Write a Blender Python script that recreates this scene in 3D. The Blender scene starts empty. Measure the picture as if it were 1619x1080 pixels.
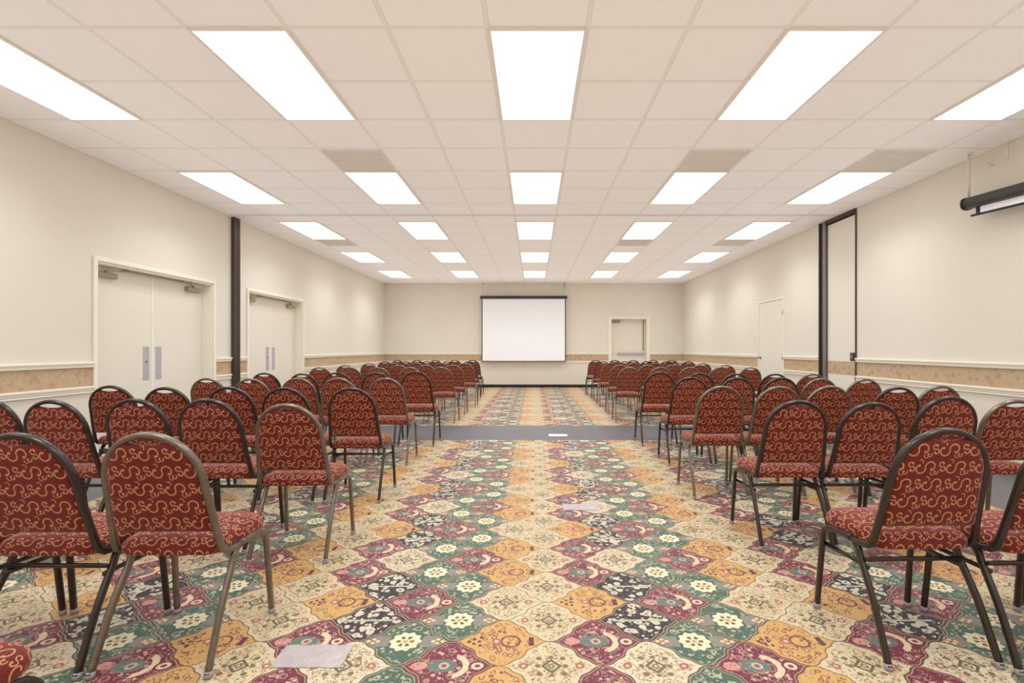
import bpy, bmesh, math, random
from mathutils import Vector, Matrix
C = bpy.context.scene.collection
PI = math.pi
rnd = random.Random(7)

# ------------------------------------------------------------------ place
CAM_H = 1.18
CEIL = 3.132
WX = 4.495            # half width of the hall
YB = 14.95            # back wall
YR = -3.0             # wall behind the camera
F = 785.0             # focal length in pixels of the 1619 frame
VX, VY = 844.0, 550.5

# ------------------------------------------------------------------ node helper
class G:
    """small wrapper that turns python arithmetic into Math nodes"""
    def __init__(s, mat): s.nt = mat.node_tree
    def n(s, t): return s.nt.nodes.new(t)
    def link(s, a, b): s.nt.links.new(a, b)
    def m(s, op, *a):
        nd = s.n('ShaderNodeMath'); nd.operation = op
        for i, v in enumerate(a):
            v = v.s if isinstance(v, X) else v
            if isinstance(v, (int, float)): nd.inputs[i].default_value = v
            else: s.link(v, nd.inputs[i])
        return X(s, nd.outputs[0])
    def mix(s, f, a, b, blend='MIX'):
        nd = s.n('ShaderNodeMix'); nd.data_type = 'RGBA'; nd.blend_type = blend
        for k, v in ((0, f), (6, a), (7, b)):
            v = v.s if isinstance(v, X) else v
            if isinstance(v, (int, float)): nd.inputs[k].default_value = v
            elif isinstance(v, tuple): nd.inputs[k].default_value = v if len(v) == 4 else v + (1,)
            else: s.link(v, nd.inputs[k])
        return nd.outputs[2]
class X:
    def __init__(s, g, sock): s.g = g; s.s = sock
    def __add__(s, o): return s.g.m('ADD', s, o)
    __radd__ = __add__
    def __sub__(s, o): return s.g.m('SUBTRACT', s, o)
    def __rsub__(s, o): return s.g.m('SUBTRACT', o, s)
    def __mul__(s, o): return s.g.m('MULTIPLY', s, o)
    __rmul__ = __mul__
    def __truediv__(s, o): return s.g.m('DIVIDE', s, o)
    def lt(s, o): return s.g.m('LESS_THAN', s, o)
    def gt(s, o): return s.g.m('GREATER_THAN', s, o)
    def abs(s): return s.g.m('ABSOLUTE', s)
    def floor(s): return s.g.m('FLOOR', s)
    def sqrt(s): return s.g.m('SQRT', s)
    def mod(s, o): return s.g.m('FLOORED_MODULO', s, o)
    def cos(s): return s.g.m('COSINE', s)
    def sin(s): return s.g.m('SINE', s)
    def max(s, o): return s.g.m('MAXIMUM', s, o)
    def min(s, o): return s.g.m('MINIMUM', s, o)

def mat_new(name, col=(.8, .8, .8), rough=.5, metal=0.0, **kw):
    m = bpy.data.materials.new(name); m.use_nodes = True
    b = m.node_tree.nodes['Principled BSDF']
    b.inputs['Base Color'].default_value = (*col, 1)
    b.inputs['Roughness'].default_value = rough
    b.inputs['Metallic'].default_value = metal
    for k, v in kw.items(): b.inputs[k.replace('_', ' ')].default_value = v
    return m
def bsdf(m): return m.node_tree.nodes['Principled BSDF']
def noise(g, vec, scale, detail=3, rough=.5):
    nd = g.n('ShaderNodeTexNoise'); nd.inputs['Scale'].default_value = scale
    nd.inputs['Detail'].default_value = detail; nd.inputs['Roughness'].default_value = rough
    if vec is not None: g.link(vec, nd.inputs['Vector'])
    return X(g, nd.outputs['Fac'])
def bump(g, h, strength, dist, m):
    b = g.n('ShaderNodeBump'); b.inputs['Strength'].default_value = strength; b.inputs['Distance'].default_value = dist
    g.link(h.s if isinstance(h, X) else h, b.inputs['Height']); g.link(b.outputs[0], bsdf(m).inputs['Normal'])
def coords(g, kind='Object'):
    tc = g.n('ShaderNodeTexCoord'); sp = g.n('ShaderNodeSeparateXYZ'); g.link(tc.outputs[kind], sp.inputs[0])
    return tc.outputs[kind], X(g, sp.outputs[0]), X(g, sp.outputs[1]), X(g, sp.outputs[2])
def painted(name, col, rough=.6, amp=.035, scale=1.3):
    """paint or vinyl with a faint uneven tone and orange peel"""
    m = mat_new(name, col, rough); g = G(m)
    v, x, y, z = coords(g)
    n1 = noise(g, v, scale, 3)
    c = g.mix(n1, tuple(k * (1 - amp) for k in col), tuple(min(1, k * (1 + amp)) for k in col))
    g.link(c, bsdf(m).inputs['Base Color'])
    bump(g, noise(g, v, 90, 2), .06, .004, m)
    return m

# ------------------------------------------------------------------ materials
M = {}
M['wall'] = painted('wall_vinyl', (.715, .67, .585), .55)
M['trim'] = painted('cream_trim', (.83, .785, .675), .4, .02)
M['door'] = painted('cream_door', (.745, .70, .61), .42, .02)
M['base'] = painted('black_base', (.012, .011, .012), .5, .1)
M['screen'] = painted('matte_white_screen', (.88, .90, .94), .8, .006)
M['blackedge'] = painted('screen_border', (.015, .015, .017), .6, .1)
M['case'] = painted('dark_grey_case', (.035, .038, .036), .42, .1)
M['steel'] = mat_new('brushed_steel', (.55, .54, .56), .33, .9)
M['satin'] = mat_new('satin_grey_steel', (.55, .53, .57), .5, .4)
M['closer'] = painted('closer_metal', (.32, .28, .19), .4, .1)
M['bronze'] = mat_new('dark_bronze_channel', (.085, .066, .056), .35, .6)
M['channel'] = mat_new('grey_channel', (.27, .23, .21), .4, .5)
M['white'] = painted('white_rod', (.8, .77, .7), .5, .03)
M['vent'] = painted('vent_grey', (.74, .69, .625), .6, .03)
M['lightframe'] = painted('light_frame', (.80, .74, .66), .5, .02)
M['rubber'] = mat_new('dark_rubber', (.02, .018, .018), .7)
M['glide'] = mat_new('grey_glide', (.30, .27, .28), .5)

def metal_frame(name, col, rough):
    m = mat_new(name, col, rough, .75); g = G(m)
    v, x, y, z = coords(g)
    n1 = noise(g, v, 25, 3)
    g.link(g.mix(n1, tuple(k * .7 for k in col), tuple(k * 1.35 for k in col)), bsdf(m).inputs['Base Color'])
    bsdf(m).inputs['Coat Weight'].default_value = .35
    bsdf(m).inputs['Coat Roughness'].default_value = .2
    return m
M['frame_dark'] = metal_frame('dark_bronze_tube', (.055, .042, .036), .32)
M['frame_light'] = metal_frame('antique_bronze_tube', (.19, .155, .125), .34)

def fabric():
    m = mat_new('red_scroll_fabric', (.3, .02, .02), .9); g = G(m)
    v, x, y, z = coords(g, 'UV')
    # skewed lattice of S scrolls
    A, B, S = .1135, .067, .036
    j = (y * (1 / B) + .5).floor()
    xs = x + j * S
    i = (xs * (1 / A) + .5).floor()
    lx = xs - i * A; ly = y - j * B
    def ring(px, py, cx, cy, r, w, ang, cosw):
        dx = px - cx; dy = py - cy
        d = (dx * dx + dy * dy).sqrt()
        onr = (d - r).abs().lt(w)
        dot = (dx * math.cos(ang) + dy * math.sin(ang)) / (d + 1e-5)
        return onr * dot.lt(cosw), dx, dy, d
    def curl(px, py, cx, cy, r, w, ang, cosw):
        """open ring with a dot where it curls in"""
        a, dx, dy, d = ring(px, py, cx, cy, r, w, ang, cosw)
        e = ang + math.acos(cosw) * 1.0
        ex, ey = cx + r * .80 * math.cos(e), cy + r * .80 * math.sin(e)
        qx = px - ex; qy = py - ey
        dot = (qx * qx + qy * qy).lt((w * 1.9) ** 2)
        return a.max(dot)
    D = math.radians
    k = curl(lx, ly, -.0172, -.0048, .0172, .0025, D(66), .60)
    k = k.max(curl(lx, ly, .0160, .0042, .0172, .0025, D(246), .60))
    # smaller upright S between the large ones
    xs2 = xs + A * .5
    lx2 = xs2 - (xs2 * (1 / A) + .5).floor() * A
    k = k.max(curl(lx2, ly, .0020, .0115, .0090, .0022, D(-20), .60))
    k = k.max(curl(lx2, ly, .0075, -.0055, .0090, .0022, D(160), .60))
    k = k.max(curl(lx2, ly, -.0150, -.0180, .0075, .0020, D(100), .55))
    # little knots between the rows
    ys3 = y + B * .5
    j3 = (ys3 * (1 / B) + .5).floor(); xs3 = x + (j3 - .5) * S
    lx3 = xs3 - ((xs3 - .006) * (1 / A) + .5).floor() * A; ly3 = ys3 - j3 * B
    q1, _, _, _ = ring(lx3, ly3, .012, .012, .0085, .0016, D(45), -.1)
    q2, _, _, _ = ring(lx3, ly3, -.004, -.012, .0085, .0016, D(225), -.1)
    k = k.max(q1).max(q2)
    n1 = noise(g, v, 260, 2)
    col = g.mix(n1, (.085, .0065, .0045), (.165, .013, .009))
    gold = g.mix(n1, (.36, .165, .072), (.53, .265, .125))
    g.link(g.mix(k, col, gold), bsdf(m).inputs['Base Color'])
    bsdf(m).inputs['Sheen Weight'].default_value = .3
    bsdf(m).inputs['Sheen Roughness'].default_value = .4
    bsdf(m).inputs['Sheen Tint'].default_value = (1, .55, .6, 1)
    bump(g, n1 + k * .5, .25, .002, m)
    return m
M['fabric'] = fabric()

def carpet():
    m = mat_new('oriental_medallion_carpet', (.5, .4, .3), .6); g = G(m)
    v, x, y, z = coords(g)
    PX, PY = .3875, .309
    X0, Y0 = .065, 1.843
    wob = noise(g, v, 9, 2) - .5
    wx = x + wob * .010
    wy = y + (noise(g, v, 7, 2) - .5) * .010
    a = (wx - X0) * (1 / PX); b = (wy - Y0) * (1 / PY)
    u = a + b; w = a - b
    # scalloped ogee edges
    u2 = u + (w * (2 * PI)).sin() * .050 + (w * (6 * PI)).sin() * .018
    w2 = w + (u * (2 * PI)).sin() * .050 + (u * (6 * PI)).sin() * .018
    U = (u2 + .5).floor(); W = (w2 + .5).floor()
    du = (u2 - U); dw = (w2 - W)
    edge = .5 - du.abs().max(dw.abs())
    cx = (U + W) * .5; cy = (U - W) * .5
    lx = (a - cx) * PX; ly = (b - cy) * PY
    row = (U - W).mod(6)
    colm = ((U + W) * .5 + .25).floor().mod(3)
    idx = row * 3 + colm
    # colours per (row, column): K black, G green, C cream, B burgundy, Y gold, D second cream
    tab = {0: 'CDB', 1: 'BGY', 2: 'CKG', 3: 'YBC', 4: 'CKG', 5: 'BGY'}
    pal = {'C': (.60, .50, .31), 'D': (.62, .54, .38), 'B': (.155, .013, .036), 'G': (.05, .105, .07), 'Y': (.56, .33, .105), 'K': (.020, .013, .020)}
    seq = ''.join(tab[r] for r in range(6))
    def ramp(colf):
        nd = g.n('ShaderNodeValToRGB'); cr = nd.color_ramp; cr.interpolation = 'CONSTANT'
        cr.elements[0].position = 0; cr.elements[0].color = (*colf(seq[0]), 1)
        cr.elements[1].position = 1 / 18 - .01; cr.elements[1].color = (*colf(seq[1]), 1)
        for q in range(2, 18):
            e = cr.elements.new(q / 18 - .01); e.color = (*colf(seq[q]), 1)
        g.link((idx * (1 / 18)).s, nd.inputs[0]); return nd
    base = ramp(lambda c: pal[c]).outputs[0]
    # which kind of cell
    def kind(chars):
        nd = ramp(lambda c: (1, 1, 1) if c in chars else (0, 0, 0)); return X(g, nd.outputs[0])
    isC = kind('CD'); isG = kind('G'); isY = kind('Y'); isB = kind('B'); isK = kind('K')
    r = (lx * lx + ly * ly).sqrt()
    th = g.m('ARCTAN2', ly, lx)
    c = base
    # mottled small figures everywhere, denser in the dark cells
    def vor(scale, feat='F1'):
        nd = g.n('ShaderNodeTexVoronoi'); nd.inputs['Scale'].default_value = scale; nd.feature = feat
        g.link(v, nd.inputs['Vector']); return nd
    v1 = vor(36); v2 = vor(62); v3 = vor(24)
    d1 = X(g, v1.outputs['Distance']); d2 = X(g, v2.outputs['Distance']); d3 = X(g, v3.outputs['Distance'])
    inner = edge.gt(.07)
    def disc(cx_, cy_, r0, sx=1.0, sy=1.0):
        dx = (lx.abs() if cx_ >= 0 and sx < 0 else lx) - cx_
        dy = ly - cy_
        return (dx * dx * (1 / abs(sx) ** 2) + dy * dy * (1 / sy ** 2)).lt(r0 * r0)
    ax = lx.abs(); ay = ly.abs()
    def sdisc(cx_, cy_, r0):          # mirrored disc in all quadrants
        dx = ax - cx_; dy = ay - cy_
        return (dx * dx + dy * dy).lt(r0 * r0)
    # cream: specks, diamond medallion with cross arms
    c = g.mix(isC * inner * d2.lt(.30), c, (.20, .12, .07))
    c = g.mix(isC * inner * (d1 - .40).abs().lt(.035), c, (.50, .30, .20))
    c = g.mix(isC * inner * d1.lt(.20) * X(g, v1.outputs['Color']).gt(.5), c, (.42, .14, .10))
    c = g.mix(isC * (d3 - .42).abs().lt(.05) * inner, c, (.36, .30, .16))
    dm = ax + ay
    c = g.mix(isC * (dm - .034).abs().lt(.007), c, (.12, .10, .05))
    c = g.mix(isC * (dm - .012).abs().lt(.004), c, (.16, .12, .07))
    c = g.mix(isC * (sdisc(.052, .0, .010) + sdisc(0, .052, .009) + sdisc(.045, .045, .011)), c, (.18, .13, .06))
    c = g.mix(isC * sdisc(.105, .0, .017), c, (.36, .10, .09))
    c = g.mix(isC * sdisc(.105, .0, .008), c, (.60, .48, .30))
    # green: scalloped rosette, side crosses
    c = g.mix(isG * inner * d1.lt(.30), c, (.34, .36, .24))
    c = g.mix(isG * inner * (d3 - .34).abs().lt(.05), c, (.42, .40, .28))
    ros = (th * 10).cos() * .005 + .060
    c = g.mix(isG * r.lt(ros + .014) , c, (.05, .10, .075))
    c = g.mix(isG * (ax - .095).abs().lt(.03) * ay.lt(.035), c, (.22, .20, .17))
    c = g.mix(isG * r.lt(ros), c, (.70, .65, .42))
    c = g.mix(isG * (r - .026).abs().lt(.009) * (th * 6).cos().gt(0), c, (.14, .06, .03))
    c = g.mix(isG * r.lt(.010), c, (.58, .30, .12))
    for (ox, oy) in ((.130, .012), (.112, .0), (.148, 0)):
        c = g.mix(isG * sdisc(ox, oy, .0085), c, (.72, .52, .32))
    c = g.mix(isG * sdisc(.130, 0, .007), c, (.50, .10, .05))
    # gold: dark dots left, small florals, bar right
    c = g.mix(isY * inner * (d1 - .36).abs().lt(.07), c, (.22, .06, .045))
    c = g.mix(isY * inner * d2.lt(.20), c, (.62, .40, .26))
    for (ox, oy) in ((-.13, .0), (-.11, .014), (-.11, -.014), (-.09, 0), (-.085, .026), (-.085, -.026)):
        c = g.mix(isY * disc(ox, oy, .0075), c, (.09, .02, .03))
    c = g.mix(isY * (lx - .118).abs().lt(.011) * ay.lt(.028), c, (.10, .015, .045))
    rr = ((lx - .035) * (lx - .035) + ly * ly).sqrt()
    c = g.mix(isY * (rr - .036).abs().lt(.0045), c, (.16, .04, .03))
    c = g.mix(isY * disc(-.02, 0, .020), c, (.40, .13, .10))
    c = g.mix(isY * disc(-.02, 0, .009), c, (.70, .50, .35))
    # burgundy: grey green lozenge, cream crescent and ring
    c = g.mix(isB * inner * d1.lt(.30), c, (.56, .36, .27))
    c = g.mix(isB * inner * d2.lt(.24), c, (.20, .22, .18))
    c = g.mix(isB * (d3 - .40).abs().lt(.05) * inner, c, (.36, .20, .16))
    c = g.mix(isB * disc(-.02, 0, .045, 1.3, .85), c, (.11, .15, .12))
    c = g.mix(isB * disc(-.01, 0, .020), c, (.42, .40, .30))
    c = g.mix(isB * disc(-.01, 0, .010), c, (.32, .06, .04))
    c = g.mix(isB * disc(-.105, 0, .026, 1.2, .9) * d2.gt(.3), c, (.55, .25, .20))
    r3 = ((lx - .010) * (lx - .010) + ly * ly).sqrt()
    c = g.mix(isB * (r3 - .060).abs().lt(.012) * lx.gt(.028), c, (.70, .52, .33))
    r4 = ((lx - .112) * (lx - .112) + ly * ly * 1.3).sqrt()
    c = g.mix(isB * r4.lt(.034), c, (.14, .015, .03))
    c = g.mix(isB * r4.lt(.024), c, (.70, .50, .38))
    c = g.mix(isB * r4.lt(.011), c, (.17, .05, .04))
    # black: pale leaves and flowers
    c = g.mix(isK * inner * d3.lt(.42), c, (.55, .54, .42))
    c = g.mix(isK * inner * d3.lt(.17), c, (.28, .10, .12))
    c = g.mix(isK * inner * d1.lt(.34), c, (.60, .48, .36))
    c = g.mix(isK * (ay.lt(.007) * ax.lt(.11)), c, (.40, .42, .30))
    # outline between the medallions
    c = g.mix(edge.lt(.011) * .8, c, (.085, .045, .035))
    c = g.mix((edge - .028).abs().lt(.007) * (isG + isB + isK), c, (.42, .31, .20))
    # small woven figures over everything
    v4 = vor(95); d4 = X(g, v4.outputs['Distance']); pick = X(g, v4.outputs['Color'])
    c = g.mix(d4.lt(.30) * pick.gt(.55) * (isC + isY) * .8, c, (.22, .12, .075))
    c = g.mix(d4.lt(.30) * pick.gt(.60) * (isG + isB + isK) * .75, c, (.46, .36, .25))
    c = g.mix(d4.lt(.34) * pick.lt(.22) * .6, c, (.30, .075, .06))
    # pile
    n1 = noise(g, v, 420, 2); n2 = noise(g, v, 3, 3)
    c = g.mix(.6, c, g.mix(n1, (.55, .55, .55), (1.15, 1.15, 1.15)), 'MULTIPLY')
    c = g.mix(.25, c, g.mix(n2, (.8, .8, .8), (1.1, 1.1, 1.1)), 'MULTIPLY')
    g.link(c, bsdf(m).inputs['Base Color'])
    bsdf(m).inputs['Sheen Weight'].default_value = .12
    bsdf(m).inputs['Sheen Tint'].default_value = (1, .86, .80, 1)
    bump(g, n1, .35, .004, m)
    return m
M['carpet'] = carpet()

def grey_floor():
    m = mat_new('grey_vinyl_strip', (.24, .235, .245), .42); g = G(m)
    v, x, y, z = coords(g)
    n1 = noise(g, v, 2.5, 4); n2 = noise(g, v, 60, 2)
    c = g.mix(n1, (.10, .097, .108), (.145, .138, .15))
    c = g.mix(.2, c, g.mix(n2, (.6, .6, .6), (1, 1, 1)), 'MULTIPLY')
    g.link(c, bsdf(m).inputs['Base Color']); return m
M['greyfloor'] = grey_floor()

LX0 = .022
def ceiling_mat():
    m = mat_new('ceiling_tiles', (.8, .74, .68), .8); g = G(m)
    v, x, y, z = coords(g)
    T = .61
    gx = ((x - LX0 - .305) * (1 / T)).mod(1) * T
    gx = gx.min(T - gx)
    gy = ((y - 3.02) * (1 / T)).mod(1) * T
    gy = gy.min(T - gy)
    e = gx.min(gy)
    n1 = noise(g, v, 1.5, 2); n2 = noise(g, v, 160, 3)
    c = g.mix(n1, (.93, .90, .875), (.945, .915, .89))
    c = g.mix(e.lt(.011), c, (.86, .825, .78))
    c = g.mix((e - .0125).abs().lt(.0015), c, (.68, .64, .59))
    g.link(c, bsdf(m).inputs['Base Color'])
    bump(g, n2 * .4 + e.lt(.011) * 2, .3, .003, m)
    return m
M['ceiling'] = ceiling_mat()

def border_mat():
    m = mat_new('floral_border_paper', (.6, .45, .3), .7); g = G(m)
    v, x, y, z = coords(g)
    s = x + y
    nd = g.n('ShaderNodeTexVoronoi'); nd.inputs['Scale'].default_value = 11
    g.link(v, nd.inputs['Vector'])
    d = X(g, nd.outputs['Distance'])
    n1 = noise(g, v, 30, 4); n2 = noise(g, v, 9, 2)
    c = g.mix(n1, (.40, .28, .17), (.60, .46, .31))
    c = g.mix((d + (n1 - .5) * .5).lt(.34) * .55, c, (.46, .22, .15))
    c = g.mix(((d - .38).abs().lt(.06)) * n2.gt(.45) * .6, c, (.40, .36, .20))
    c = g.mix(((z - .89).abs().gt(.072)) * .35, c, (.45, .33, .20))
    g.link(c, bsdf(m).inputs['Base Color']); return m
M['border'] = border_mat()

def emis():
    m = mat_new('lit_prismatic_diffuser', (.9, .9, .9), .4); b = bsdf(m)
    b.inputs['Emission Color'].default_value = (1, .985, .955, 1)
    b.inputs['Emission Strength'].default_value = EMIT
    return m
EMIT = 1.3
M['emit'] = emis()

def tape():
    m = mat_new('worn_clear_tape', (.42, .38, .38), .25); g = G(m)
    v, x, y, z = coords(g)
    n = noise(g, v, 18, 4)
    c = g.mix(n, (.34, .29, .30), (.52, .46, .46))
    g.link(c, bsdf(m).inputs['Base Color']); bump(g, n, .5, .004, m); return m
M['tape'] = tape()

# ------------------------------------------------------------------ mesh helpers
def obj(name, bm, mat, parent=None, smooth=False, kind=None, uvs=None):
    me = bpy.data.meshes.new(name); bm.normal_update(); bm.to_mesh(me); bm.free()
    mats = mat if isinstance(mat, (list, tuple)) else [mat]
    for q in mats: me.materials.append(q)
    if smooth:
        for p in me.polygons: p.use_smooth = True
    o = bpy.data.objects.new(name, me); C.objects.link(o)
    if parent: o.parent = parent
    if kind: o['kind'] = kind
    return o
def struct(name, bm, mat, **k): return obj(name, bm, mat, kind='structure', **k)
def box(bm, x0, x1, y0, y1, z0, z1, bevel=0.0, mi=0):
    t = bmesh.new()
    bmesh.ops.create_cube(t, size=1)
    for v in t.verts:
        v.co = Vector(((x0 + x1) / 2 + v.co.x * (x1 - x0), (y0 + y1) / 2 + v.co.y * (y1 - y0), (z0 + z1) / 2 + v.co.z * (z1 - z0)))
    if bevel: bmesh.ops.bevel(t, geom=t.edges[:], offset=bevel, segments=2, affect='EDGES', profile=.5)
    merge(bm, t, mi); return bm
def merge(bm, t, mi=0):
    mp = {}
    for v in t.verts: mp[v] = bm.verts.new(v.co)
    for f in t.faces:
        nf = bm.faces.new([mp[v] for v in f.verts]); nf.material_index = mi; nf.smooth = f.smooth
    t.free()
def tube(bm, pts, w, d, n=12, ref=None, power=4.0, caps=True):
    """sweep of a rounded-rectangle section (w along the transported axis, d the other)"""
    pts = [Vector(p) for p in pts]
    T = []
    for i in range(len(pts)):
        a = pts[max(0, i - 1)]; b = pts[min(len(pts) - 1, i + 1)]
        T.append((b - a).normalized())
    ref = Vector(ref) if ref else (Vector((1, 0, 0)) if abs(T[0].x) < .9 else Vector((0, 1, 0)))
    nrm = (ref - T[0] * ref.dot(T[0])).normalized()
    rings = []
    for i, p in enumerate(pts):
        if i:
            nrm = (nrm - T[i] * nrm.dot(T[i])).normalized()
        bi = T[i].cross(nrm)
        ring = []
        for k in range(n):
            a = 2 * PI * (k + .5) / n
            ca, sa = math.cos(a), math.sin(a)
            q = (abs(ca) ** power + abs(sa) ** power) ** (-1 / power)
            ring.append(bm.verts.new(p + nrm * (w / 2 * ca * q) + bi * (d / 2 * sa * q)))
        rings.append(ring)
    for i in range(len(rings) - 1):
        for k in range(n):
            f = bm.faces.new((rings[i][k], rings[i][(k + 1) % n], rings[i + 1][(k + 1) % n], rings[i + 1][k])); f.smooth = True
    if caps:
        bm.faces.new(rings[0][::-1]); bm.faces.new(rings[-1])
    return bm
def catmull(pts, sub=6):
    P = [Vector(p) for p in pts]; out = []
    for i in range(len(P) - 1):
        p0 = P[max(i - 1, 0)]; p1 = P[i]; p2 = P[i + 1]; p3 = P[min(i + 2, len(P) - 1)]
        for s in range(sub):
            t = s / sub
            out.append(.5 * ((2 * p1) + (-p0 + p2) * t + (2 * p0 - 5 * p1 + 4 * p2 - p3) * t * t + (-p0 + 3 * p1 - 3 * p2 + p3) * t ** 3))
    out.append(P[-1]); return out
def cyl(bm, p0, p1, r, n=16): return tube(bm, [p0, p1], 2 * r, 2 * r, n, power=2.0)
def thing(name, label, cat, loc=(0, 0, 0), rz=0, group=None):
    o = bpy.data.objects.new(name, None); C.objects.link(o); o.empty_display_size = .2
    o.location = loc; o.rotation_euler = (0, 0, rz); o['label'] = label; o['category'] = cat
    if group: o['group'] = group
    return o
def tag(o, label, cat, group=None):
    o['label'] = label; o['category'] = cat
    if group: o['group'] = group
    return o

# ------------------------------------------------------------------ the room shell
TH = .25
STRIP0, STRIP1 = 6.37, 7.56
CW = 3.42             # half width of the patterned carpet
bm = bmesh.new()
xs = [-WX - TH, -CW, CW, WX + TH]; ys = [YR - TH, STRIP0, STRIP1, YB + TH]
vv = {(i, j): bm.verts.new((xs[i], ys[j], 0)) for i in range(4) for j in range(4)}
for i in range(3):
    for j in range(3):
        f = bm.faces.new((vv[i, j], vv[i + 1, j], vv[i + 1, j + 1], vv[i, j + 1]))
        f.material_index = 0 if (i == 1 and j != 1) else 1
box(bm, xs[0], xs[3], ys[0], ys[3], -.2, -.001, mi=1)
struct('floor', bm, [M['carpet'], M['greyfloor']])

bm = bmesh.new(); box(bm, -WX - TH, WX + TH, YR - TH, YB + TH, CEIL, CEIL + .15)
struct('ceiling', bm, M['ceiling'])

DT = 2.08             # top of the door openings
D1 = (5.10, 6.95); D2 = (7.81, 9.64); D3 = (8.95, 9.93)
BDX = (2.30, 3.44)
def sidewall(name, sx, openings):
    bm = bmesh.new()
    a, b = (-WX - TH, -WX) if sx < 0 else (WX, WX + TH)
    y = YR - TH
    for (y0, y1, zt) in openings:
        box(bm, a, b, y, y0, 0, CEIL); box(bm, a, b, y0, y1, zt, CEIL); y = y1
    box(bm, a, b, y, YB + TH, 0, CEIL)
    return struct(name, bm, M['wall'])
sidewall('wall_left', -1, [(D1[0], D1[1], DT), (D2[0], D2[1], DT)])
PK = (6.93, 7.62)     # storage pocket of the folding wall
sidewall('wall_right', 1, [(PK[0], PK[1], CEIL), (D3[0], D3[1], DT)])
bm = bmesh.new()
box(bm, -WX, BDX[0], YB, YB + TH, 0, CEIL); box(bm, BDX[0], BDX[1], YB, YB + TH, DT, CEIL); box(bm, BDX[1], WX, YB, YB + TH, 0, CEIL)
struct('wall_back', bm, M['wall'])
bm = bmesh.new(); box(bm, -WX, WX, YR - TH, YR, 0, CEIL); struct('wall_front', bm, M['wall'])
# corridors behind the doors are closed by the leaves; a backing keeps light out
bm = bmesh.new()
box(bm, WX + TH - .02, WX + TH, PK[0], PK[1], 0, CEIL)
struct('wall_pocket', bm, M['wall'])

# wall trim: rails, paper border, base
def seg_side(sx, y0, y1, idx, rails=True):
    s = sx; X0 = WX
    def bx(bm, t, z0, z1, bev=0.0):
        a, b = sorted((s * (X0 - t), s * X0)); box(bm, a, b, y0, y1, z0, z1, bev)
    b1 = bmesh.new(); bx(b1, .003, .797, .987); struct('trim_%d' % idx, b1, M['border'])
    if rails:
        b2 = bmesh.new(); bx(b2, .020, .985, 1.020, .004); bx(b2, .034, 1.018, 1.042, .006)
        struct('trim_%d' % (idx + 1), b2, M['trim'])
        b3 = bmesh.new(); bx(b3, .028, .772, .797, .006); bx(b3, .014, .748, .774, .004); bx(b3, .020, .728, .744, .004)
        struct('trim_%d' % (idx + 2), b3, M['trim'])
CS = .045             # casing width
segL = [(YR, D1[0] - CS), (D1[1] + CS, 7.36), (7.53, D2[0] - CS), (D2[1] + CS, YB)]
segR = [(YR, 6.907), (7.80, D3[0] - .03), (D3[1] + .05, YB)]
n = 1
for s in segL: seg_side(-1, s[0], s[1], n); n += 3
for s in segR: seg_side(1, s[0], s[1], n); n += 3
for (x0, x1) in ((-WX, BDX[0] - CS), (BDX[1] + CS, WX)):
    bm = bmesh.new(); box(bm, x0, x1, YB - .003, YB, .797, .987); struct('trim_%d' % n, bm, M['border']); n += 1
    bm = bmesh.new(); box(bm, x0, x1, YB - .020, YB, .985, 1.020, .004); box(bm, x0, x1, YB - .034, YB, 1.018, 1.042, .006)
    struct('trim_%d' % n, bm, M['trim']); n += 1
    bm = bmesh.new(); box(bm, x0, x1, YB - .028, YB, .772, .797, .006); box(bm, x0, x1, YB - .014, YB, .748, .774, .004); box(bm, x0, x1, YB - .02, YB, .728, .744, .004)
    struct('trim_%d' % n, bm, M['trim']); n += 1
bm = bmesh.new()
for s in segL: box(bm, -WX, -WX + .008, s[0], s[1], 0, .10, .002)
struct('baseboard_left', bm, M['base'])
bm = bmesh.new()
for s in segR: box(bm, WX - .008, WX, s[0], s[1], 0, .10, .002)
struct('baseboard_right', bm, M['base'])
bm = bmesh.new()
box(bm, -WX + .008, BDX[0] - CS, YB - .01, YB, 0, .085, .002); box(bm, BDX[1] + CS, WX - .008, YB - .01, YB, 0, .085, .002)
struct('baseboard_back', bm, M['base'])

# thin shadow-gap moulding where walls meet the ceiling (metal wall angle of the tile grid)
bm = bmesh.new()
box(bm, -WX, -WX + .02, YR, YB, CEIL - .006, CEIL); box(bm, WX - .02, WX, YR, 6.86, CEIL - .006, CEIL); box(bm, WX - .02, WX, 7.8, YB, CEIL - .006, CEIL)
box(bm, -WX + .02, WX - .02, YB - .02, YB, CEIL - .006, CEIL)
struct('trim_%d' % n, bm, M['trim']); n += 1

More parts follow.
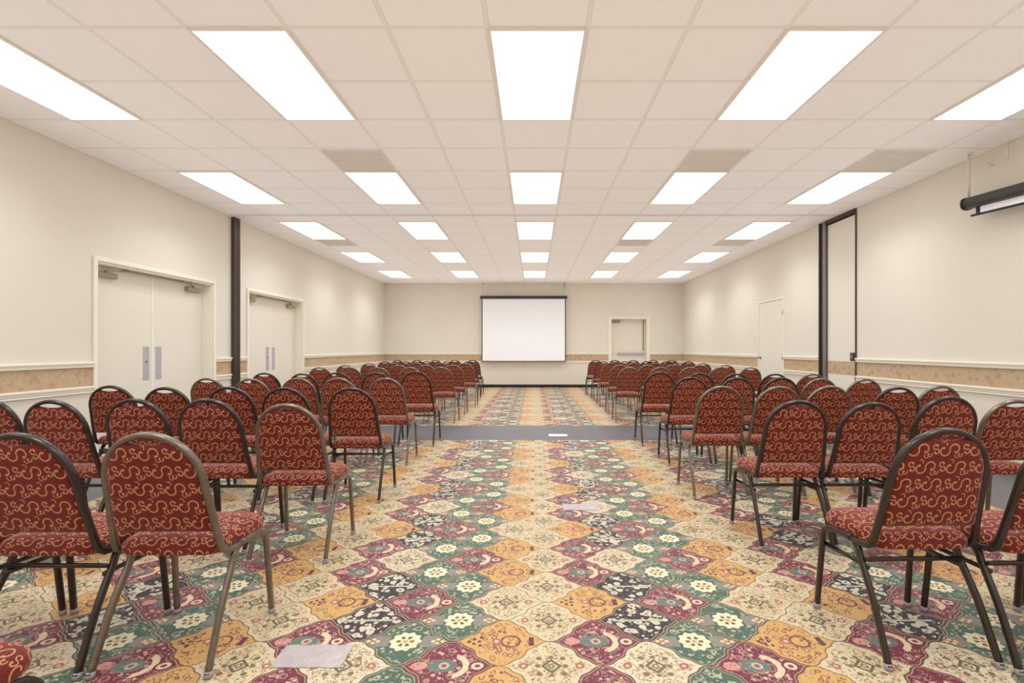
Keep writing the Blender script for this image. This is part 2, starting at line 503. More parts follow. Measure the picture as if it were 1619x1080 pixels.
# ------------------------------------------------------------------ double doors in the left wall
REC = .135
def double_door(name, y0, y1):
    r = thing(name, '', ''); del r['label']; del r['category']; r['kind'] = 'structure'
    r.location = (-WX, (y0 + y1) / 2, 0)
    hw = (y1 - y0) / 2
    # local: x is into the room, y along the wall
    bm = bmesh.new()
    for s in (-1, 1):
        a, b = sorted((s * hw, s * (hw + CS))); box(bm, 0, .022, a, b, 0, DT + CS, .005)
    box(bm, 0, .022, -hw, hw, DT, DT + CS, .005)
    obj('casing', bm, M['trim'], r)
    bm = bmesh.new()
    for s in (-1, 1):
        a, b = sorted((s * hw, s * (hw - .022))); box(bm, -.24, 0, a, b, 0, DT)
        a, b = sorted((s * (hw - .022), s * (hw - .038))); box(bm, -.24, -REC - .046, a, b, 0, DT)
    box(bm, -.24, 0, -hw + .022, hw - .022, DT - .022, DT)
    obj('jamb', bm, M['trim'], r)
    bm = bmesh.new(); box(bm, -REC, -REC + .06, -.25 * 2 * hw, .25 * 2 * hw, DT - .034, DT - .022, .003)
    obj('coordinator_bar', bm, M['closer'], r)
    for s in (-1, 1):
        a, b = sorted((s * .003, s * (hw - .024)))
        bm = bmesh.new(); box(bm, -REC - .044, -REC, a, b, .008, DT - .025, .003)
        lf = obj('leaf', bm, M['door'], r)
        if s > 0:
            bm = bmesh.new(); box(bm, -REC, -REC + .004, -.014, .014, .02, DT - .04, .001)
            obj('astragal', bm, M['trim'], lf)
        py = s * .097
        bm = bmesh.new(); box(bm, -REC, -REC + .004, py - .048, py + .048, .80, 1.20, .001)
        pl = obj('pull_plate', bm, M['satin'], lf)
        bm = bmesh.new()
        for zz in ((.845, 1.02, 1.165) if s < 0 else (.84, 1.16)):
            cyl(bm, (-REC + .0035, py, zz), (-REC + .008, py, zz), .013 if (s < 0 and zz > 1.0 and zz < 1.1) else .005, 12)
        obj('lock_cylinder' if s < 0 else 'screws', bm, M['channel'], pl)
        # closer: body on the leaf near the hinge side, arm up to the header
        yb = s * (hw - .24)
        bm = bmesh.new(); box(bm, -REC, -REC + .055, yb - .13, yb + .13, DT - .145, DT - .085, .012)
        cl = obj('closer_body', bm, M['closer'], lf)
        bm = bmesh.new()
        cyl(bm, (-REC + .03, yb, DT - .09), (-REC + .03, yb, DT - .06), .014)
        tube(bm, [(-REC + .03, yb, DT - .066), (-REC + .10, yb - s * .17, DT - .055)], .02, .007, 8)
        tube(bm, [(-REC + .10, yb - s * .17, DT - .050), (-REC + .035, yb - s * .30, DT - .036)], .016, .007, 8)
        obj('closer_arm', bm, M['closer'], cl)
    return r
double_door('door_1', *D1)
double_door('door_2', *D2)

# single flush door in the right wall
def side_door():
    r = bpy.data.objects.new('door_3', None); C.objects.link(r); r['kind'] = 'structure'
    y0, y1 = D3; r.location = (WX, (y0 + y1) / 2, 0); hw = (y1 - y0) / 2
    bm = bmesh.new()
    for s in (-1, 1):
        a, b = sorted((s * hw, s * (hw + .028))); box(bm, -.006, 0, a, b, 0, DT + .028, .002)
        a, b = sorted((s * hw, s * (hw - .014))); box(bm, 0, .24, a, b, 0, DT)
    box(bm, -.006, 0, -hw + .0, hw, DT, DT + .028, .002); box(bm, 0, .24, -hw + .014, hw - .014, DT - .014, DT)
    obj('jamb', bm, M['trim'], r)
    bm = bmesh.new(); box(bm, .004, .048, -hw + .018, hw - .018, .008, DT - .020, .003)
    lf = obj('leaf', bm, M['door'], r)
    for z in (.25, 1.02, 1.84):
        bm = bmesh.new(); cyl(bm, (-.004, -hw + .015, z - .05), (-.004, -hw + .015, z + .05), .008, 12); box(bm, -.001, .005, -hw + .016, -hw + .045, z - .05, z + .05)
        obj('hinge', bm, M['satin'], lf)
    bm = bmesh.new()
    t = bmesh.new(); cyl(t, (.004, hw - .085, 1.0), (-.006, hw - .085, 1.0), .034, 20); merge(bm, t)
    t = bmesh.new(); cyl(t, (-.006, hw - .085, 1.0), (-.045, hw - .085, 1.0), .012, 12); merge(bm, t)
    t = bmesh.new(); bmesh.ops.create_uvsphere(t, u_segments=16, v_segments=10, radius=.027)
    for v in t.verts: v.co = Vector((v.co.x * .75 - .055, v.co.y + hw - .085, v.co.z + 1.0))
    merge(bm, t); obj('knob', bm, M['steel'], lf, True)
side_door()

# exit door with push bar in the back wall
def back_door():
    r = bpy.data.objects.new('door_4', None); C.objects.link(r); r['kind'] = 'structure'
    x0, x1 = BDX; cx = (x0 + x1) / 2; hw = (x1 - x0) / 2; r.location = (cx, YB, 0)
    bm = bmesh.new()
    for s in (-1, 1):
        a, b = sorted((s * hw, s * (hw + .05))); box(bm, a, b, -.022, 0, 0, DT + .05, .004)
    box(bm, -hw, hw, -.022, 0, DT, DT + .05, .004); obj('casing', bm, M['trim'], r)
    bm = bmesh.new()
    for s in (-1, 1):
        a, b = sorted((s * hw, s * (hw - .04))); box(bm, a, b, 0, .245, 0, DT)
    box(bm, -hw + .04, hw - .04, 0, .245, DT - .03, DT); obj('jamb', bm, M['trim'], r)
    bm = bmesh.new(); box(bm, -hw + .042, hw - .042, .19, .235, .01, DT - .032, .003); lf = obj('leaf', bm, M['door'], r)
    bm = bmesh.new(); box(bm, -.33, hw - .10, .12, .16, .99, 1.045, .008)
    box(bm, -.32, -.24, .16, .19, .985, 1.05, .004); box(bm, hw - .16, hw - .09, .15, .19, .97, 1.06, .006)
    obj('push_bar', bm, M['satin'], lf)
    bm = bmesh.new(); box(bm, -hw + .07, -hw + .33, .135, .19, DT - .13, DT - .075, .01)
    cb = obj('closer_body', bm, M['closer'], lf)
    bm = bmesh.new(); tube(bm, [(-hw + .2, .16, DT - .066), (-hw + .30, .09, DT - .050)], .018, .007, 8)
    tube(bm, [(-hw + .30, .09, DT - .046), (-hw + .38, .17, DT - .036)], .016, .006, 8)
    obj('closer_arm', bm, M['closer'], cb)
    bm = bmesh.new(); box(bm, hw - .125, hw - .085, .178, .19, 1.1, DT - .05, .003); obj('latch_rod', bm, M['closer'], lf)
back_door()

# ------------------------------------------------------------------ folding wall: ceiling track, left post, right pocket
bm = bmesh.new(); box(bm, -WX + .05, WX - .06, 7.245, 7.262, CEIL - .010, CEIL, .001); box(bm, -WX + .05, WX - .06, 7.29, 7.305, CEIL - .010, CEIL, .001)
box(bm, -WX + .05, WX - .06, 7.262, 7.29, CEIL - .003, CEIL)
struct('trim_%d' % n, bm, M['lightframe']); n += 1
bm = bmesh.new(); box(bm, -WX, -WX + .055, 7.37, 7.445, 0, CEIL - .007, .004); box(bm, -WX, -WX + .035, 7.445, 7.455, 0, CEIL - .007)
box(bm, -WX, -WX + .055, 7.455, 7.515, 0, CEIL - .007, .004)
struct('trim_%d' % n, bm, M['bronze']); n += 1
t = thing('folding_wall_panel', 'cream folding partition panel stacked in pocket of right wall between dark posts', 'partition', (WX, 7.27, 0))
bm = bmesh.new(); box(bm, .012, .09, -.335, .35, .02, CEIL - .075, .003); pn = obj('panel', bm, M['door'], t)
bm = bmesh.new(); box(bm, .0095, .012, -.334, .349, .797, .987); obj('paper_border', bm, M['border'], pn)
bm = bmesh.new(); box(bm, .0, .012, -.255 - .045, -.255 + .045, 1.0, 1.115, .003); lk = obj('latch_plate', bm, M['bronze'], pn)
bm = bmesh.new(); box(bm, -.006, .0, -.263, -.247, 1.03, 1.085, .002); obj('latch_lever', bm, M['satin'], lk)
bm = bmesh.new()
box(bm, WX - .03, WX + .02, PK[1], PK[1] + .05, 0, CEIL - .007, .003)
struct('trim_%d' % n, bm, M['channel']); n += 1
bm = bmesh.new(); box(bm, WX - .012, WX, PK[1] + .05, PK[1] + .17, 0, CEIL - .007, .003); box(bm, WX - .03, WX - .012, PK[1] + .14, PK[1] + .17, 0, CEIL - .007, .002)
struct('trim_%d' % n, bm, M['bronze']); n += 1
bm = bmesh.new(); box(bm, WX - .015, WX + .01, PK[0] - .022, PK[0], 0, CEIL - .007, .003)
struct('trim_%d' % n, bm, M['bronze']); n += 1
bm = bmesh.new(); box(bm, WX - .02, WX + .10, PK[0], PK[1] , CEIL - .06, CEIL, .002)
struct('trim_%d' % n, bm, M['bronze']); n += 1

# ------------------------------------------------------------------ ceiling lights
rows = [(-1.85, None), (.59, None), (3.02, 'first'), (5.47, 'second'), (7.64, 'third'), (10.03, 'fourth'), (12.46, 'fifth')]
colsn = ['leftmost', 'second from left', 'middle', 'second from right', 'rightmost']
LAMP = 10.5
def make_light():
    r = thing('ceiling_light', '', 'ceiling light')
    hx, hy = .305, .61
    bm = bmesh.new(); fw = .021; z0 = -.012
    box(bm, -hx, -hx + fw, -hy, hy, z0, 0, .002); box(bm, hx - fw, hx, -hy, hy, z0, 0, .002)
    box(bm, -hx + fw, hx - fw, -hy, -hy + fw, z0, 0, .002); box(bm, -hx + fw, hx - fw, hy - fw, hy, z0, 0, .002)
    obj('frame', bm, M['lightframe'], r)
    bm = bmesh.new(); box(bm, -hx + fw, hx - fw, -hy + fw, hy - fw, -.014, -.004, .003)
    obj('diffuser', bm, M['emit'], r)
    ld = bpy.data.lights.new('lamp', 'AREA'); ld.shape = 'RECTANGLE'; ld.size = .55; ld.size_y = 1.16
    ld.energy = LAMP; ld.color = (.90, .97, 1.0); ld.spread = math.radians(122)
    lo = bpy.data.objects.new('lamp', ld); C.objects.link(lo); lo.parent = r; lo.location = (0, 0, -.017)
    return r
def dup(root, loc=None, rz=None):
    r = root.copy(); C.objects.link(r)
    if loc is not None: r.location = loc
    if rz is not None: r.rotation_euler = (0, 0, rz)
    for ch in list(root.children):
        c = ch.copy(); C.objects.link(c); c.parent = r
        for q in list(ch.children):
            d = q.copy(); C.objects.link(d); d.parent = c
    return r
lp = make_light(); first = True
for (y, nm) in rows:
    for ci in range(5):
        o = lp if first else dup(lp)
        first = False
        o.location = (LX0 + (ci - 2) * 1.83, y + .61, CEIL)
        if nm: o['label'] = 'lit rectangular ceiling light panel, %s column, %s row from the camera' % (colsn[ci], nm)
        elif y > 0: o['label'] = 'lit rectangular ceiling light panel just above the camera, %s column' % colsn[ci]
        else: o['label'] = 'lit rectangular ceiling light panel behind the camera, %s column' % colsn[ci]
        o['group'] = 'ceiling light panels'

# vents between the lights
def vent(x, y0, y1, label):
    r = thing('ceiling_vent', label, 'vent', (x, (y0 + y1) / 2, CEIL), 0, 'grey ceiling vents')
    hx = .29; hy = (y1 - y0) / 2 - .012
    bm = bmesh.new(); fw = .018
    box(bm, -hx, -hx + fw, -hy, hy, -.008, 0); box(bm, hx - fw, hx, -hy, hy, -.008, 0)
    box(bm, -hx + fw, hx - fw, -hy, -hy + fw, -.008, 0); box(bm, -hx + fw, hx - fw, hy - fw, hy, -.008, 0)
    obj('frame', bm, M['vent'], r)
    bm = bmesh.new(); box(bm, -hx + fw, hx - fw, -hy + fw, hy - fw, -.004, 0)
    k = int((2 * hy - 2 * fw) / .028)
    for q in range(k):
        yy = -hy + fw + .006 + q * (2 * hy - 2 * fw - .012) / max(1, k - 1)
        box(bm, -hx + fw, hx - fw, yy - .004, yy + .004, -.007, -.004)
    obj('grille', bm, M['vent'], r)
vent(LX0 - 1.83, 4.87, 5.46, 'square grey vent grille behind the second light panel, second column from left')
vent(LX0 + 1.83, 4.87, 5.46, 'square grey vent grille beside second row light, second column from right')
vent(LX0 + 3.66, 4.87, 5.46, 'square grey vent grille nearest the hanging screen on the right')
vent(LX0 - 3.66, 8.90, 9.45, 'small grey vent grille beyond third row light, leftmost column')
vent(LX0 + 1.83, 8.90, 9.45, 'small grey vent grille beyond third row light, second column from right')
vent(LX0 + 3.66, 8.90, 9.45, 'small grey vent grille beyond third row light, rightmost column')

# ------------------------------------------------------------------ projection screens
YS = 14.80
sc = F / YS
def sx_(px): return (px - VX) / sc
def sz_(py): return CAM_H + (VY - py) / sc
t = thing('projection_screen', 'white projection screen pulled down in front of the back wall', 'projection screen', ((sx_(760) + sx_(896)) / 2, YS, 0))
hx = (sx_(896) - sx_(760)) / 2; zt = sz_(468); zb = sz_(570.5)
bm = bmesh.new(); box(bm, -hx, hx, -.045, .045, zt - .085, zt, .015); box(bm, -hx - .012, -hx, -.05, .05, zt - .09, zt + .004, .01); box(bm, hx, hx + .012, -.05, .05, zt - .09, zt + .004, .01)
cs = obj('case', bm, M['case'], t)
bm = bmesh.new(); box(bm, -hx + .055, hx - .055, -.004, .004, zb, zt - .085); obj('screen_surface', bm, M['screen'], t)
bm = bmesh.new()
box(bm, -hx + .03, -hx + .055, -.004, .004, zb, zt - .085); box(bm, hx - .055, hx - .03, -.004, .004, zb, zt - .085)
box(bm, -hx + .03, hx - .03, -.0045, .0045, zb - .012, zb)
obj('screen_border', bm, M['blackedge'], t)
bm = bmesh.new(); cyl(bm, (-hx + .02, 0, zb - .022), (hx - .02, 0, zb - .022), .012, 12); br = obj('bottom_bar', bm, M['channel'], t)
bm = bmesh.new(); tube(bm, catmull([(-.03, 0, zb - .03), (-.025, 0, zb - .06), (.025, 0, zb - .06), (.03, 0, zb - .03)], 4), .008, .008, 6, power=2); obj('pull_loop', bm, M['case'], br)
for s in (-1, 1):
    bm = bmesh.new(); xx = s * (hx - .07) if s > 0 else -hx + .06
    tube(bm, [(xx, 0, zt - .01), (xx, 0, CEIL - .001)], .006, .006, 6, power=2)
    box(bm, xx - .012, xx + .012, -.02, .02, CEIL - .14 if s > 0 else CEIL - .05, CEIL - .001, .003)
    obj('hanger', bm, M['closer'], cs)

# rolled-up screen at the upper right
t = thing('projection_screen', 'rolled-up projection screen in dark case hanging high beside the right wall', 'projection screen', (4.345, 4.98, 2.625))
L = 2.5; tl = -.055
bm = bmesh.new(); tube(bm, [(0, 0, 0), (0, -L, tl * L)], .115, .115, 20, power=2.6)
cs = obj('case', bm, M['case'], t, False)
bm = bmesh.new(); tube(bm, [(0, .012, 0), (0, -.006, 0)], .125, .125, 20, power=2.6); obj('end_cap', bm, M['case'], cs)
bm = bmesh.new()
def quadslab(bm, y0, y1, za, zb_, x0, x1):
    vs = []
    for xx in (x0, x1):
        for (yy, zz) in ((y0, za), (y1, za), (y1, zb_), (y0, zb_)):
            vs.append(bm.verts.new((xx, yy, zz + tl * (-yy))))
    for f in ((0, 1, 2, 3), (7, 6, 5, 4), (0, 4, 5, 1), (1, 5, 6, 2), (2, 6, 7, 3), (3, 7, 4, 0)): bm.faces.new([vs[k] for k in f])
quadslab(bm, -.15, -L + .1, -.05, -.120, -.003, .003); obj('screen_surface', bm, M['screen'], t)
bm = bmesh.new(); quadslab(bm, -.105, -.15, -.05, -.120, -.004, .004); obj('screen_border', bm, M['blackedge'], t)
bm = bmesh.new(); tube(bm, [(0, -.05, -.128 + tl * .05), (0, -L + .05, -.128 + tl * (L - .05))], .022, .022, 10, power=2); obj('bottom_bar', bm, M['blackedge'], t)
bm = bmesh.new(); tube(bm, [(0, -.02, .05), (-.0, -.02, CEIL - 2.625 - .001)], .03, .008, 8); box(bm, -.02, .02, -.04, 0, CEIL - 2.625 - .02, CEIL - 2.625 - .001, .003)
obj('hanger', bm, M['white'], cs)
bm = bmesh.new(); tube(bm, [(.01, -.02, CEIL - 2.625 - .012), (.145, -.12, 2.965 - 2.625)], .026, .008, 8); obj('brace', bm, M['white'], cs)
bm = bmesh.new(); tube(bm, [(.12, -.30, CEIL - 2.625 - .01), (.12, -.30, .33)], .02, .006, 8); obj('hanger', bm, M['white'], cs)

# ------------------------------------------------------------------ tape on the floor
def patch(cx, cy, w, d, mat, label, cat='tape', name='tape_patch', h=.003):
    bm = bmesh.new()
    nx, ny = 14, 7; vs = {}
    for i in range(nx + 1):
        for j in range(ny + 1):
            e = rnd.uniform(-.0025, .0025)
            xx = -w / 2 + w * i / nx + (e if i in (0, nx) else 0); yy = -d / 2 + d * j / ny + (e if j in (0, ny) else 0)
            vs[i, j] = bm.verts.new((xx, yy, h + rnd.uniform(0, .0012)))
    for i in range(nx):
        for j in range(ny): bm.faces.new((vs[i, j], vs[i + 1, j], vs[i + 1, j + 1], vs[i, j + 1]))
    ed = [e for e in bm.edges if len(e.link_faces) == 1]
    rt = bmesh.ops.extrude_edge_only(bm, edges=ed)
    for q in rt['geom']:
        if isinstance(q, bmesh.types.BMVert): q.co.z = .0005
    o = obj(name, bm, mat); o.location = (cx, cy, 0); return tag(o, label, cat)
patch(-.845, 1.900, .262, .138, M['tape'], 'patch of shiny greyish tape on the carpet beside the left front chair')
patch(.345, 3.680, .262, .140, M['tape'], 'patch of greyish tape in the middle of the carpeted aisle')
patch(.327, 6.72, .25, .15, M['white'], 'small white strip lying on the grey floor strip across the aisle', 'strip', 'floor_strip')

# ------------------------------------------------------------------ the banquet chair
HB = .40; RX = .199
def hoop_pt(z): return -.125 - (z - .43) * .25
def lerp(a, b, t): return a + (b - a) * t
def hoop_half(z):   # centreline half width of the hoop at height z
    ZC, R = .697, .176
    if z > ZC: return math.sqrt(max(0, R * R - (z - ZC) ** 2))
    return lerp(.2, R, max(0, min(1, (z - .43) / (ZC - .43))) ** .8)
def hoop_path():
    P = [(RX, .0, HB), (RX, -.055, HB), (RX, -.095, HB + .006), (RX - .002, -.118, HB + .022)]
    for z in (.45, .50, .56, .62, .66, .697): P.append((hoop_half(z), hoop_pt(z), z))
    for k in range(1, 12):
        a = k / 12 * PI / 2
        z = .697 + .176 * math.sin(a); P.append((.176 * math.cos(a), hoop_pt(z), z))
    P.append((0, hoop_pt(.873), .873))
    Q = [(-p[0], p[1], p[2]) for p in P[-2::-1]]
    return P + Q
def seat_mesh():
    bm = bmesh.new(); uvl = bm.loops.layers.uv.new('UVMap')
    def outline(inset, n=56):
        # rounded trapezoid: rear y=-.135, front y=.205
        pts = []
        yr, yf = -.135 + inset, .205 - inset
        wr, wf = .186 - inset, .203 - inset
        rr, rf = max(.01, .05 - inset * .5), max(.01, .075 - inset * .5)
        def arc(cx, cy, r, a0, a1, k):
            for i in range(k): 
                a = lerp(a0, a1, i / (k - 1)); pts.append((cx + r * math.cos(a), cy + r * math.sin(a)))
        arc(wf - rf, yf - rf, rf, 0, PI / 2, 8)
        for t_ in (.25, .5, .75): pts.append((lerp(wf - rf, -(wf - rf), t_), yf + .006 * math.sin(PI * t_)))
        arc(-(wf - rf), yf - rf, rf, PI / 2, PI, 8)
        for t_ in (.33, .66): pts.append((-lerp(wf, wr, t_), lerp(yf - rf, yr + rr, t_)))
        arc(-(wr - rr), yr + rr, rr, PI, PI * 1.5, 7)
        for t_ in (.25, .5, .75): pts.append((lerp(-(wr - rr), wr - rr, t_), yr))
        arc(wr - rr, yr + rr, rr, PI * 1.5, PI * 2, 7)
        for t_ in (.33, .66): pts.append((lerp(wr, wf, t_), lerp(yr + rr, yf - rf, t_)))
        return pts
    prof = [(.0, .404, .058), (-.004, .412, .050), (-.006, .425, .037), (-.003, .440, .022), (.006, .453, .008), (.018, .461, -.006), (.040, .4665, -.03), (.075, .471, -.07), (.11, .474, -.11), (.14, .475, -.14)]
    rings = []
    o0 = outline(0)
    N = len(o0)
    for (ins, z, drop) in prof:
        ol = outline(ins); ring = []
        for k, (x, y) in enumerate(ol):
            zz = z + (.004 * math.cos(x * 12) - .002 if ins > .03 else 0)
            v = bm.verts.new((x, y, zz))
            p = Vector((x, y)); 
            a = Vector(ol[k - 1]); b = Vector(ol[(k + 1) % N]); tg = (b - a).normalized(); nr = Vector((tg.y, -tg.x))
            dr = max(0, drop)
            ring.append((v, (x + nr.x * dr, y + nr.y * dr)))
        rings.append(ring)
    def face(q):
        f = bm.faces.new([a[0] for a in q]); f.smooth = True
        for l, a in zip(f.loops, q): l[uvl].uv = a[1]
    for i in range(len(rings) - 1):
        for k in range(N): face([rings[i][k], rings[i][(k + 1) % N], rings[i + 1][(k + 1) % N], rings[i + 1][k]])
    face(rings[-1])
    f = bm.faces.new([a[0] for a in rings[0]][::-1])
    return bm
def back_mesh():
    bm = bmesh.new(); uvl = bm.loops.layers.uv.new('UVMap')
    nz, nx = 24, 18; Z0, Z1 = .497, .849
    fr, bk = {}, {}
    for j in range(nz + 1):
        t_ = j / nz; z = lerp(Z0, Z1, t_)
        w = hoop_half(z) - .006
        if z > .80: w = min(w, hoop_half(z) - .006)
        if j == 0: w -= .006
        for i in range(nx + 1):
            s = -1 + 2 * i / nx
            ss = math.copysign(abs(s) ** .85, s)
            x = ss * w
            e = (1 - abs(s) ** 5) * (1 - abs(2 * t_ - 1) ** 9)
            th = .006 + .017 * math.sqrt(max(0, e))
            zz = z - (.013 * math.cos(s * PI / 2) * max(0, (t_ - .9) / .1))
            y = hoop_pt(z)
            fr[i, j] = (bm.verts.new((x, y + th + .004, zz)), (x + .013, zz))
            bk[i, j] = (bm.verts.new((x, y - th * .75, zz)), (x + .013, zz))
    def face(q):
        f = bm.faces.new([a[0] for a in q]); f.smooth = True
        for l, a in zip(f.loops, q): l[uvl].uv = a[1]
    for i in range(nx):
        for j in range(nz):
            face([bk[i, j], bk[i + 1, j], bk[i + 1, j + 1], bk[i, j + 1]])
            face([fr[i + 1, j], fr[i, j], fr[i, j + 1], fr[i + 1, j + 1]])
    for i in range(nx):
        face([fr[i, 0], fr[i + 1, 0], bk[i + 1, 0], bk[i, 0]]); face([bk[i, nz], bk[i + 1, nz], fr[i + 1, nz], fr[i, nz]])
    for j in range(nz):
        face([bk[0, j], bk[0, j + 1], fr[0, j + 1], fr[0, j]]); face([fr[nx, j], fr[nx, j + 1], bk[nx, j + 1], bk[nx, j]])
    return bm
def make_chair(kind):
    fm = M['frame_dark'] if kind == 'b' else M['frame_light']
    r = thing('banquet_chair', '', 'chair')
    obj('seat', seat_mesh(), M['fabric'], r)
    obj('backrest', back_mesh(), M['fabric'], r)
    bm = bmesh.new(); tube(bm, hoop_path(), .025, .021, 12, ref=(0, 0, 1)); obj('back_frame', bm, fm, r)
    bm = bmesh.new()
    for s in (-1, 1):
        P = catmull([(s * RX, -.002, HB), (s * RX, .06, HB - .002), (s * RX, .12, HB - .007), (s * (RX + .001), .158, HB - .018)], 4)
        tube(bm, P, .022, .025, 12, ref=(1, 0, 0))
    for yy in (-.06, .12): box(bm, -RX + .01, RX - .01, yy - .010, yy + .010, HB - .014, HB + .0, .003)
    box(bm, -.17, .17, -.11, .17, HB - .0, HB + .006)
    obj('seat_frame', bm, fm, r)
    for s in (-1, 1):
        bm = bmesh.new()
        P = catmull([(s * (RX + .001), .156, HB - .017), (s * (RX + .002), .176, HB - .034), (s * (RX + .003), .186, HB - .062), (s * (RX + .006), .200, .20), (s * (RX + .010), .219, .012)], 5)
        tube(bm, P, .020, .024, 12, ref=(1, 0, 0)); lg = obj('leg', bm, fm, r)
        bm = bmesh.new(); cyl(bm, (s * (RX + .010), .2195, .0), (s * (RX + .010), .2190, .022), .0145, 12); obj('foot_glide', bm, M['glide'], lg, True)
        bm = bmesh.new()
        P = catmull([(s * (RX - .001), -.022, HB - .010), (s * (RX + .0), -.046, HB - .030), (s * (RX + .001), -.062, HB - .065), (s * (RX + .006), -.140, .20), (s * (RX + .010), -.221, .012)], 5)
        tube(bm, P, .020, .026, 12, ref=(1, 0, 0)); lg = obj('leg', bm, fm, r)
        bm = bmesh.new(); cyl(bm, (s * (RX + .010), -.2225, .0), (s * (RX + .010), -.2165, .022), .0145, 12); obj('foot_glide', bm, M['glide'], lg, True)
    if kind == 'b':
        for s in (-1, 1):
            bm = bmesh.new(); tube(bm, [(s * (RX - .008), .188, .305), (s * (RX - .008), -.092, .318)], .010, .018, 8, ref=(1, 0, 0)); obj('stretcher', bm, fm, r)
        bm = bmesh.new(); tube(bm, [(-RX, -.083, .346), (RX, -.083, .346)], .018, .009, 8, ref=(0, 0, 1)); obj('stretcher', bm, fm, r)
    return r
proto = {'a': make_chair('a'), 'b': make_chair('b')}
used = {'a': False, 'b': False}
HOOP = .885; HTOPY = -.240
ordn = ['', 'at the aisle', 'second from aisle', 'third from aisle', 'fourth from aisle', 'fifth from aisle']
rown = {1: 'fifth row before grey floor strip', 2: 'fourth row before grey floor strip', 3: 'third row before grey floor strip', 4: 'second row before grey floor strip', 5: 'first row before grey floor strip',
        6: 'first row beyond grey floor strip', 7: 'second row beyond grey floor strip', 8: 'third row beyond grey floor strip', 9: 'fourth row beyond grey floor strip', 10: 'last row beyond grey floor strip'}
def chair(side, row, k, X_, Yc, kind, rz=0.0, sz=1.0, label=None):
    p = proto[kind]
    o = dup(p) if used[kind] else p
    used[kind] = True
    o.location = (X_, Yc, 0); o.rotation_euler = (0, 0, math.radians(rz)); o.scale = (1, 1, sz)
    fr = 'dark-framed' if kind == 'b' else 'bronze-framed'
    o['label'] = label or '%s red banquet chair %s, %s block, %s' % (fr, ordn[k], side, rown[row])
    o['group'] = 'banquet chairs in the %s block' % side
    return o
def by_top(side, row, k, px, py, Yt, kind, rz=0.0):
    """photo position of the hoop top and its distance"""
    X_ = (px - VX) * Yt / F
    z = CAM_H - (py - VY) * Yt / F
    sz = max(.97, min(1.03, z / HOOP))
    a = math.radians(rz)
    return chair(side, row, k, X_ + HTOPY * math.sin(a), Yt - HTOPY * math.cos(a), kind, rz, sz)

# left block
by_top('left', 1, 1, 229, 683, 1.755, 'a', 0.5)
by_top('left', 1, 2, 20, 684, 1.75, 'b', 0)
chair('left', 1, 3, -2.295, 1.98, 'b', 0)
chair('left', 1, 1, -1.415, 1.03, 'b', 0, 1, 'nearest chair at bottom left corner, only the front of its red seat showing')
for k, (px, py, Y, kd, rz) in enumerate([(451, 638, 2.70, 'a', 1), (325, 630, 2.83, 'b', 0), (209, 630, 2.89, 'b', 0), (78, 632, 2.86, 'b', 0), (-28, 629, 2.95, 'b', 0)]):
    by_top('left', 2, k + 1, px, py, Y, kd, rz)
for k, (px, py, Y, kd, rz) in enumerate([(554, 612.5, 3.76, 'b', 0), (448, 612, 3.74, 'b', -1), (358.5, 611, 3.80, 'b', 1), (261, 611.8, 3.76, 'b', 0), (172, 609.2, 3.92, 'b', 2)]):
    by_top('left', 3, k + 1, px, py, Y, kd, rz)
for k, (px, py, Y, kd, rz) in enumerate([(609, 597.2, 4.97, 'a', 0), (535, 597.2, 4.90, 'a', 0), (469.5, 597.2, 5.02, 'a', 0), (395, 598.2, 4.98, 'a', 0), (326, 597.5, 5.02, 'a', 0)]):
    by_top('left', 4, k + 1, px, py, Y, kd, rz)
for k, (px, py, Y, kd, rz) in enumerate([(656.8, 586.7, 5.92, 'b', 0), (594.2, 588.8, 5.92, 'b', 1), (532, 588.4, 5.95, 'b', 0), (477, 590.2, 6.02, 'b', 0), (417, 589.2, 6.02, 'b', 0)]):
    by_top('left', 5, k + 1, px, py, Y, kd, rz)
far = {6: (7.75, -1.455, .480, 'a'), 7: (8.75, -1.43, .475, 'a'), 8: (9.95, -1.395, .478, 'a'), 9: (11.20, -1.475, .472, 'b'), 10: (12.35, -1.51, .470, 'b')}
for rw, (Y, x0, pitch, kd) in far.items():
    for k in range(5):
        chair('left', rw, k + 1, x0 - pitch * k + rnd.uniform(-.012, .012), Y + .24 + rnd.uniform(-.03, .03), kd, rnd.uniform(-2, 2))
# right block
chair('right', 1, 1, 1.503, 2.045, 'b', 1.5, 1.006)
chair('right', 1, 2, 1.955, 2.01, 'b', 0)
chair('right', 1, 3, 2.41, 2.03, 'b', 0)
for k, (px, py, Y, kd, rz) in enumerate([(1264, 632.5, 2.88, 'b', 0), (1382, 635.8, 2.90, 'b', 0), (1502, 626, 2.90, 'b', 0), (1605, 631.5, 2.96, 'a', -2)]):
    by_top('right', 2, k + 1, px, py, Y, kd, rz)
for k, (px, py, Y, kd, rz) in enumerate([(1142, 610, 3.86, 'a', 0), (1233, 610.5, 3.86, 'a', 0), (1314, 609.5, 3.95, 'a', 0), (1421.5, 611.5, 3.85, 'b', 0), (1489.5, 609.5, 3.99, 'a', 0)]):
    by_top('right', 3, k + 1, px, py, Y, kd, rz)
for k, (px, py, Y, kd, rz) in enumerate([(1092.5, 596, 4.95, 'b', 0), (1167, 596.7, 4.93, 'b', 0), (1236.5, 596.6, 4.96, 'b', 0), (1299, 598, 5.05, 'a', 0), (1369.5, 598.8, 5.05, 'a', 0)]):
    by_top('right', 4, k + 1, px, py, Y, kd, rz)
for k, (px, py, Y, kd, rz) in enumerate([(1044, 588, 5.95, 'b', 0), (1107, 589.3, 5.88, 'b', 0), (1165, 590.2, 5.93, 'b', 0), (1226.5, 590.6, 5.93, 'b', 0), (1285.5, 590.8, 5.95, 'a', 0)]):
    by_top('right', 5, k + 1, px, py, Y, kd, rz)
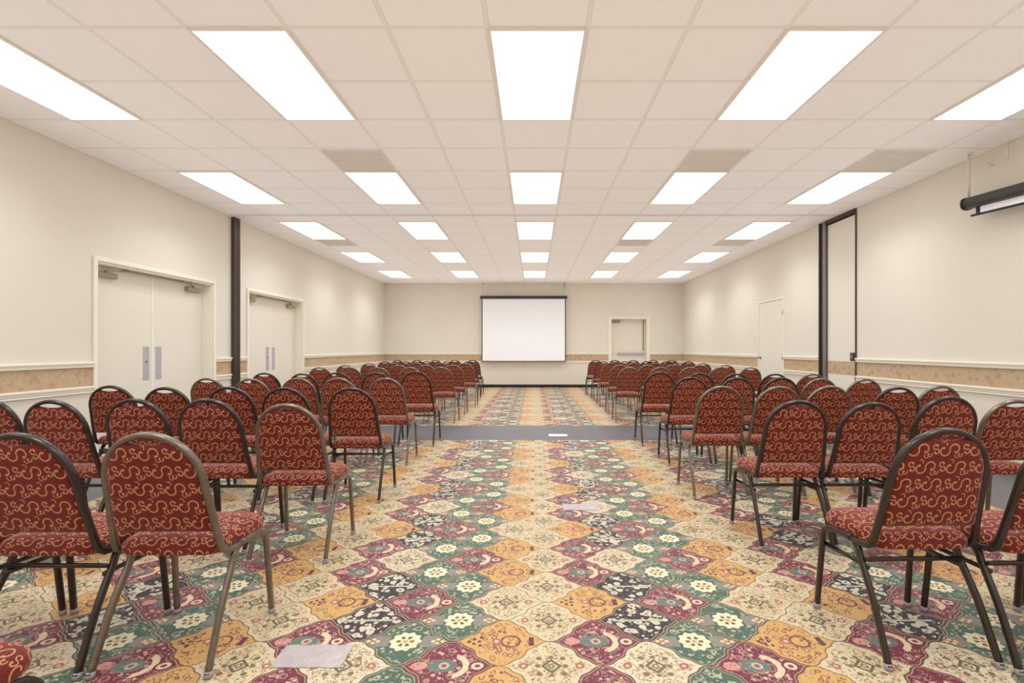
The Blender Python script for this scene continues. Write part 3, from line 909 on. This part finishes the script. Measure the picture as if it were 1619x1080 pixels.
far = {6: (7.78, 1.512, .472, 'a'), 7: (8.82, 1.545, .468, 'a'), 8: (10.0, 1.545, .468, 'a'), 9: (11.20, 1.575, .480, 'b'), 10: (12.35, 1.53, .478, 'b')}
for rw, (Y, x0, pitch, kd) in far.items():
    for k in range(5):
        chair('right', rw, k + 1, x0 + pitch * k + rnd.uniform(-.012, .012), Y + .24 + rnd.uniform(-.03, .03), kd, rnd.uniform(-2, 2))

# chairs of one row stand side by side without touching
rowsof = {}
for o in C.objects:
    if o.get('category') == 'chair' and 'nearest chair' not in o['label']:
        rowsof.setdefault(o['label'].split('aisle, ')[1], []).append(o)
for nm, L_ in rowsof.items():
    L_.sort(key=lambda o: abs(o.location.x))
    for it in range(60):
        for p, q in zip(L_, L_[1:]):
            d = abs(q.location.x) - abs(p.location.x); need = .448 + .005 * abs(math.degrees(p.rotation_euler.z) - math.degrees(q.rotation_euler.z))
            if d < need:
                sg = 1 if p.location.x > 0 else -1
                e = (need - d) / 2 + .0005
                if p is not L_[0]: p.location.x -= sg * e; q.location.x += sg * e
                else: q.location.x += sg * 2 * e

# ------------------------------------------------------------------ world, camera, view
w = bpy.data.worlds.new('world'); bpy.context.scene.world = w; w.use_nodes = True
w.node_tree.nodes['Background'].inputs[0].default_value = (1, .88, .72, 1)
w.node_tree.nodes['Background'].inputs[1].default_value = .3
cd = bpy.data.cameras.new('camera'); cam = bpy.data.objects.new('camera', cd); C.objects.link(cam)
cam.location = (0, 0, CAM_H); cam.rotation_euler = (PI / 2, 0, 0)
cd.sensor_fit = 'HORIZONTAL'; cd.sensor_width = 36; cd.lens = 36 * F / 1619
cd.shift_x = (809.5 - VX) / 1619; cd.shift_y = (VY - 540) / 1619
cd.clip_start = .05
AOF = 0.29
S = bpy.context.scene; S.camera = cam
S.view_settings.view_transform = 'Standard'; S.view_settings.look = 'None'
S.view_settings.exposure = 0.07; S.view_settings.gamma = 1.0; S.view_settings.use_curve_mapping = False
S.cycles.use_denoising = True
S.cycles.use_fast_gi = True; S.cycles.fast_gi_method = 'ADD'
w.light_settings.ao_factor = AOF; w.light_settings.distance = 1.2
S.cycles.use_adaptive_sampling = True; S.cycles.adaptive_threshold = .03
S.cycles.max_bounces = 8; S.cycles.diffuse_bounces = 6; S.cycles.sample_clamp_indirect = 8
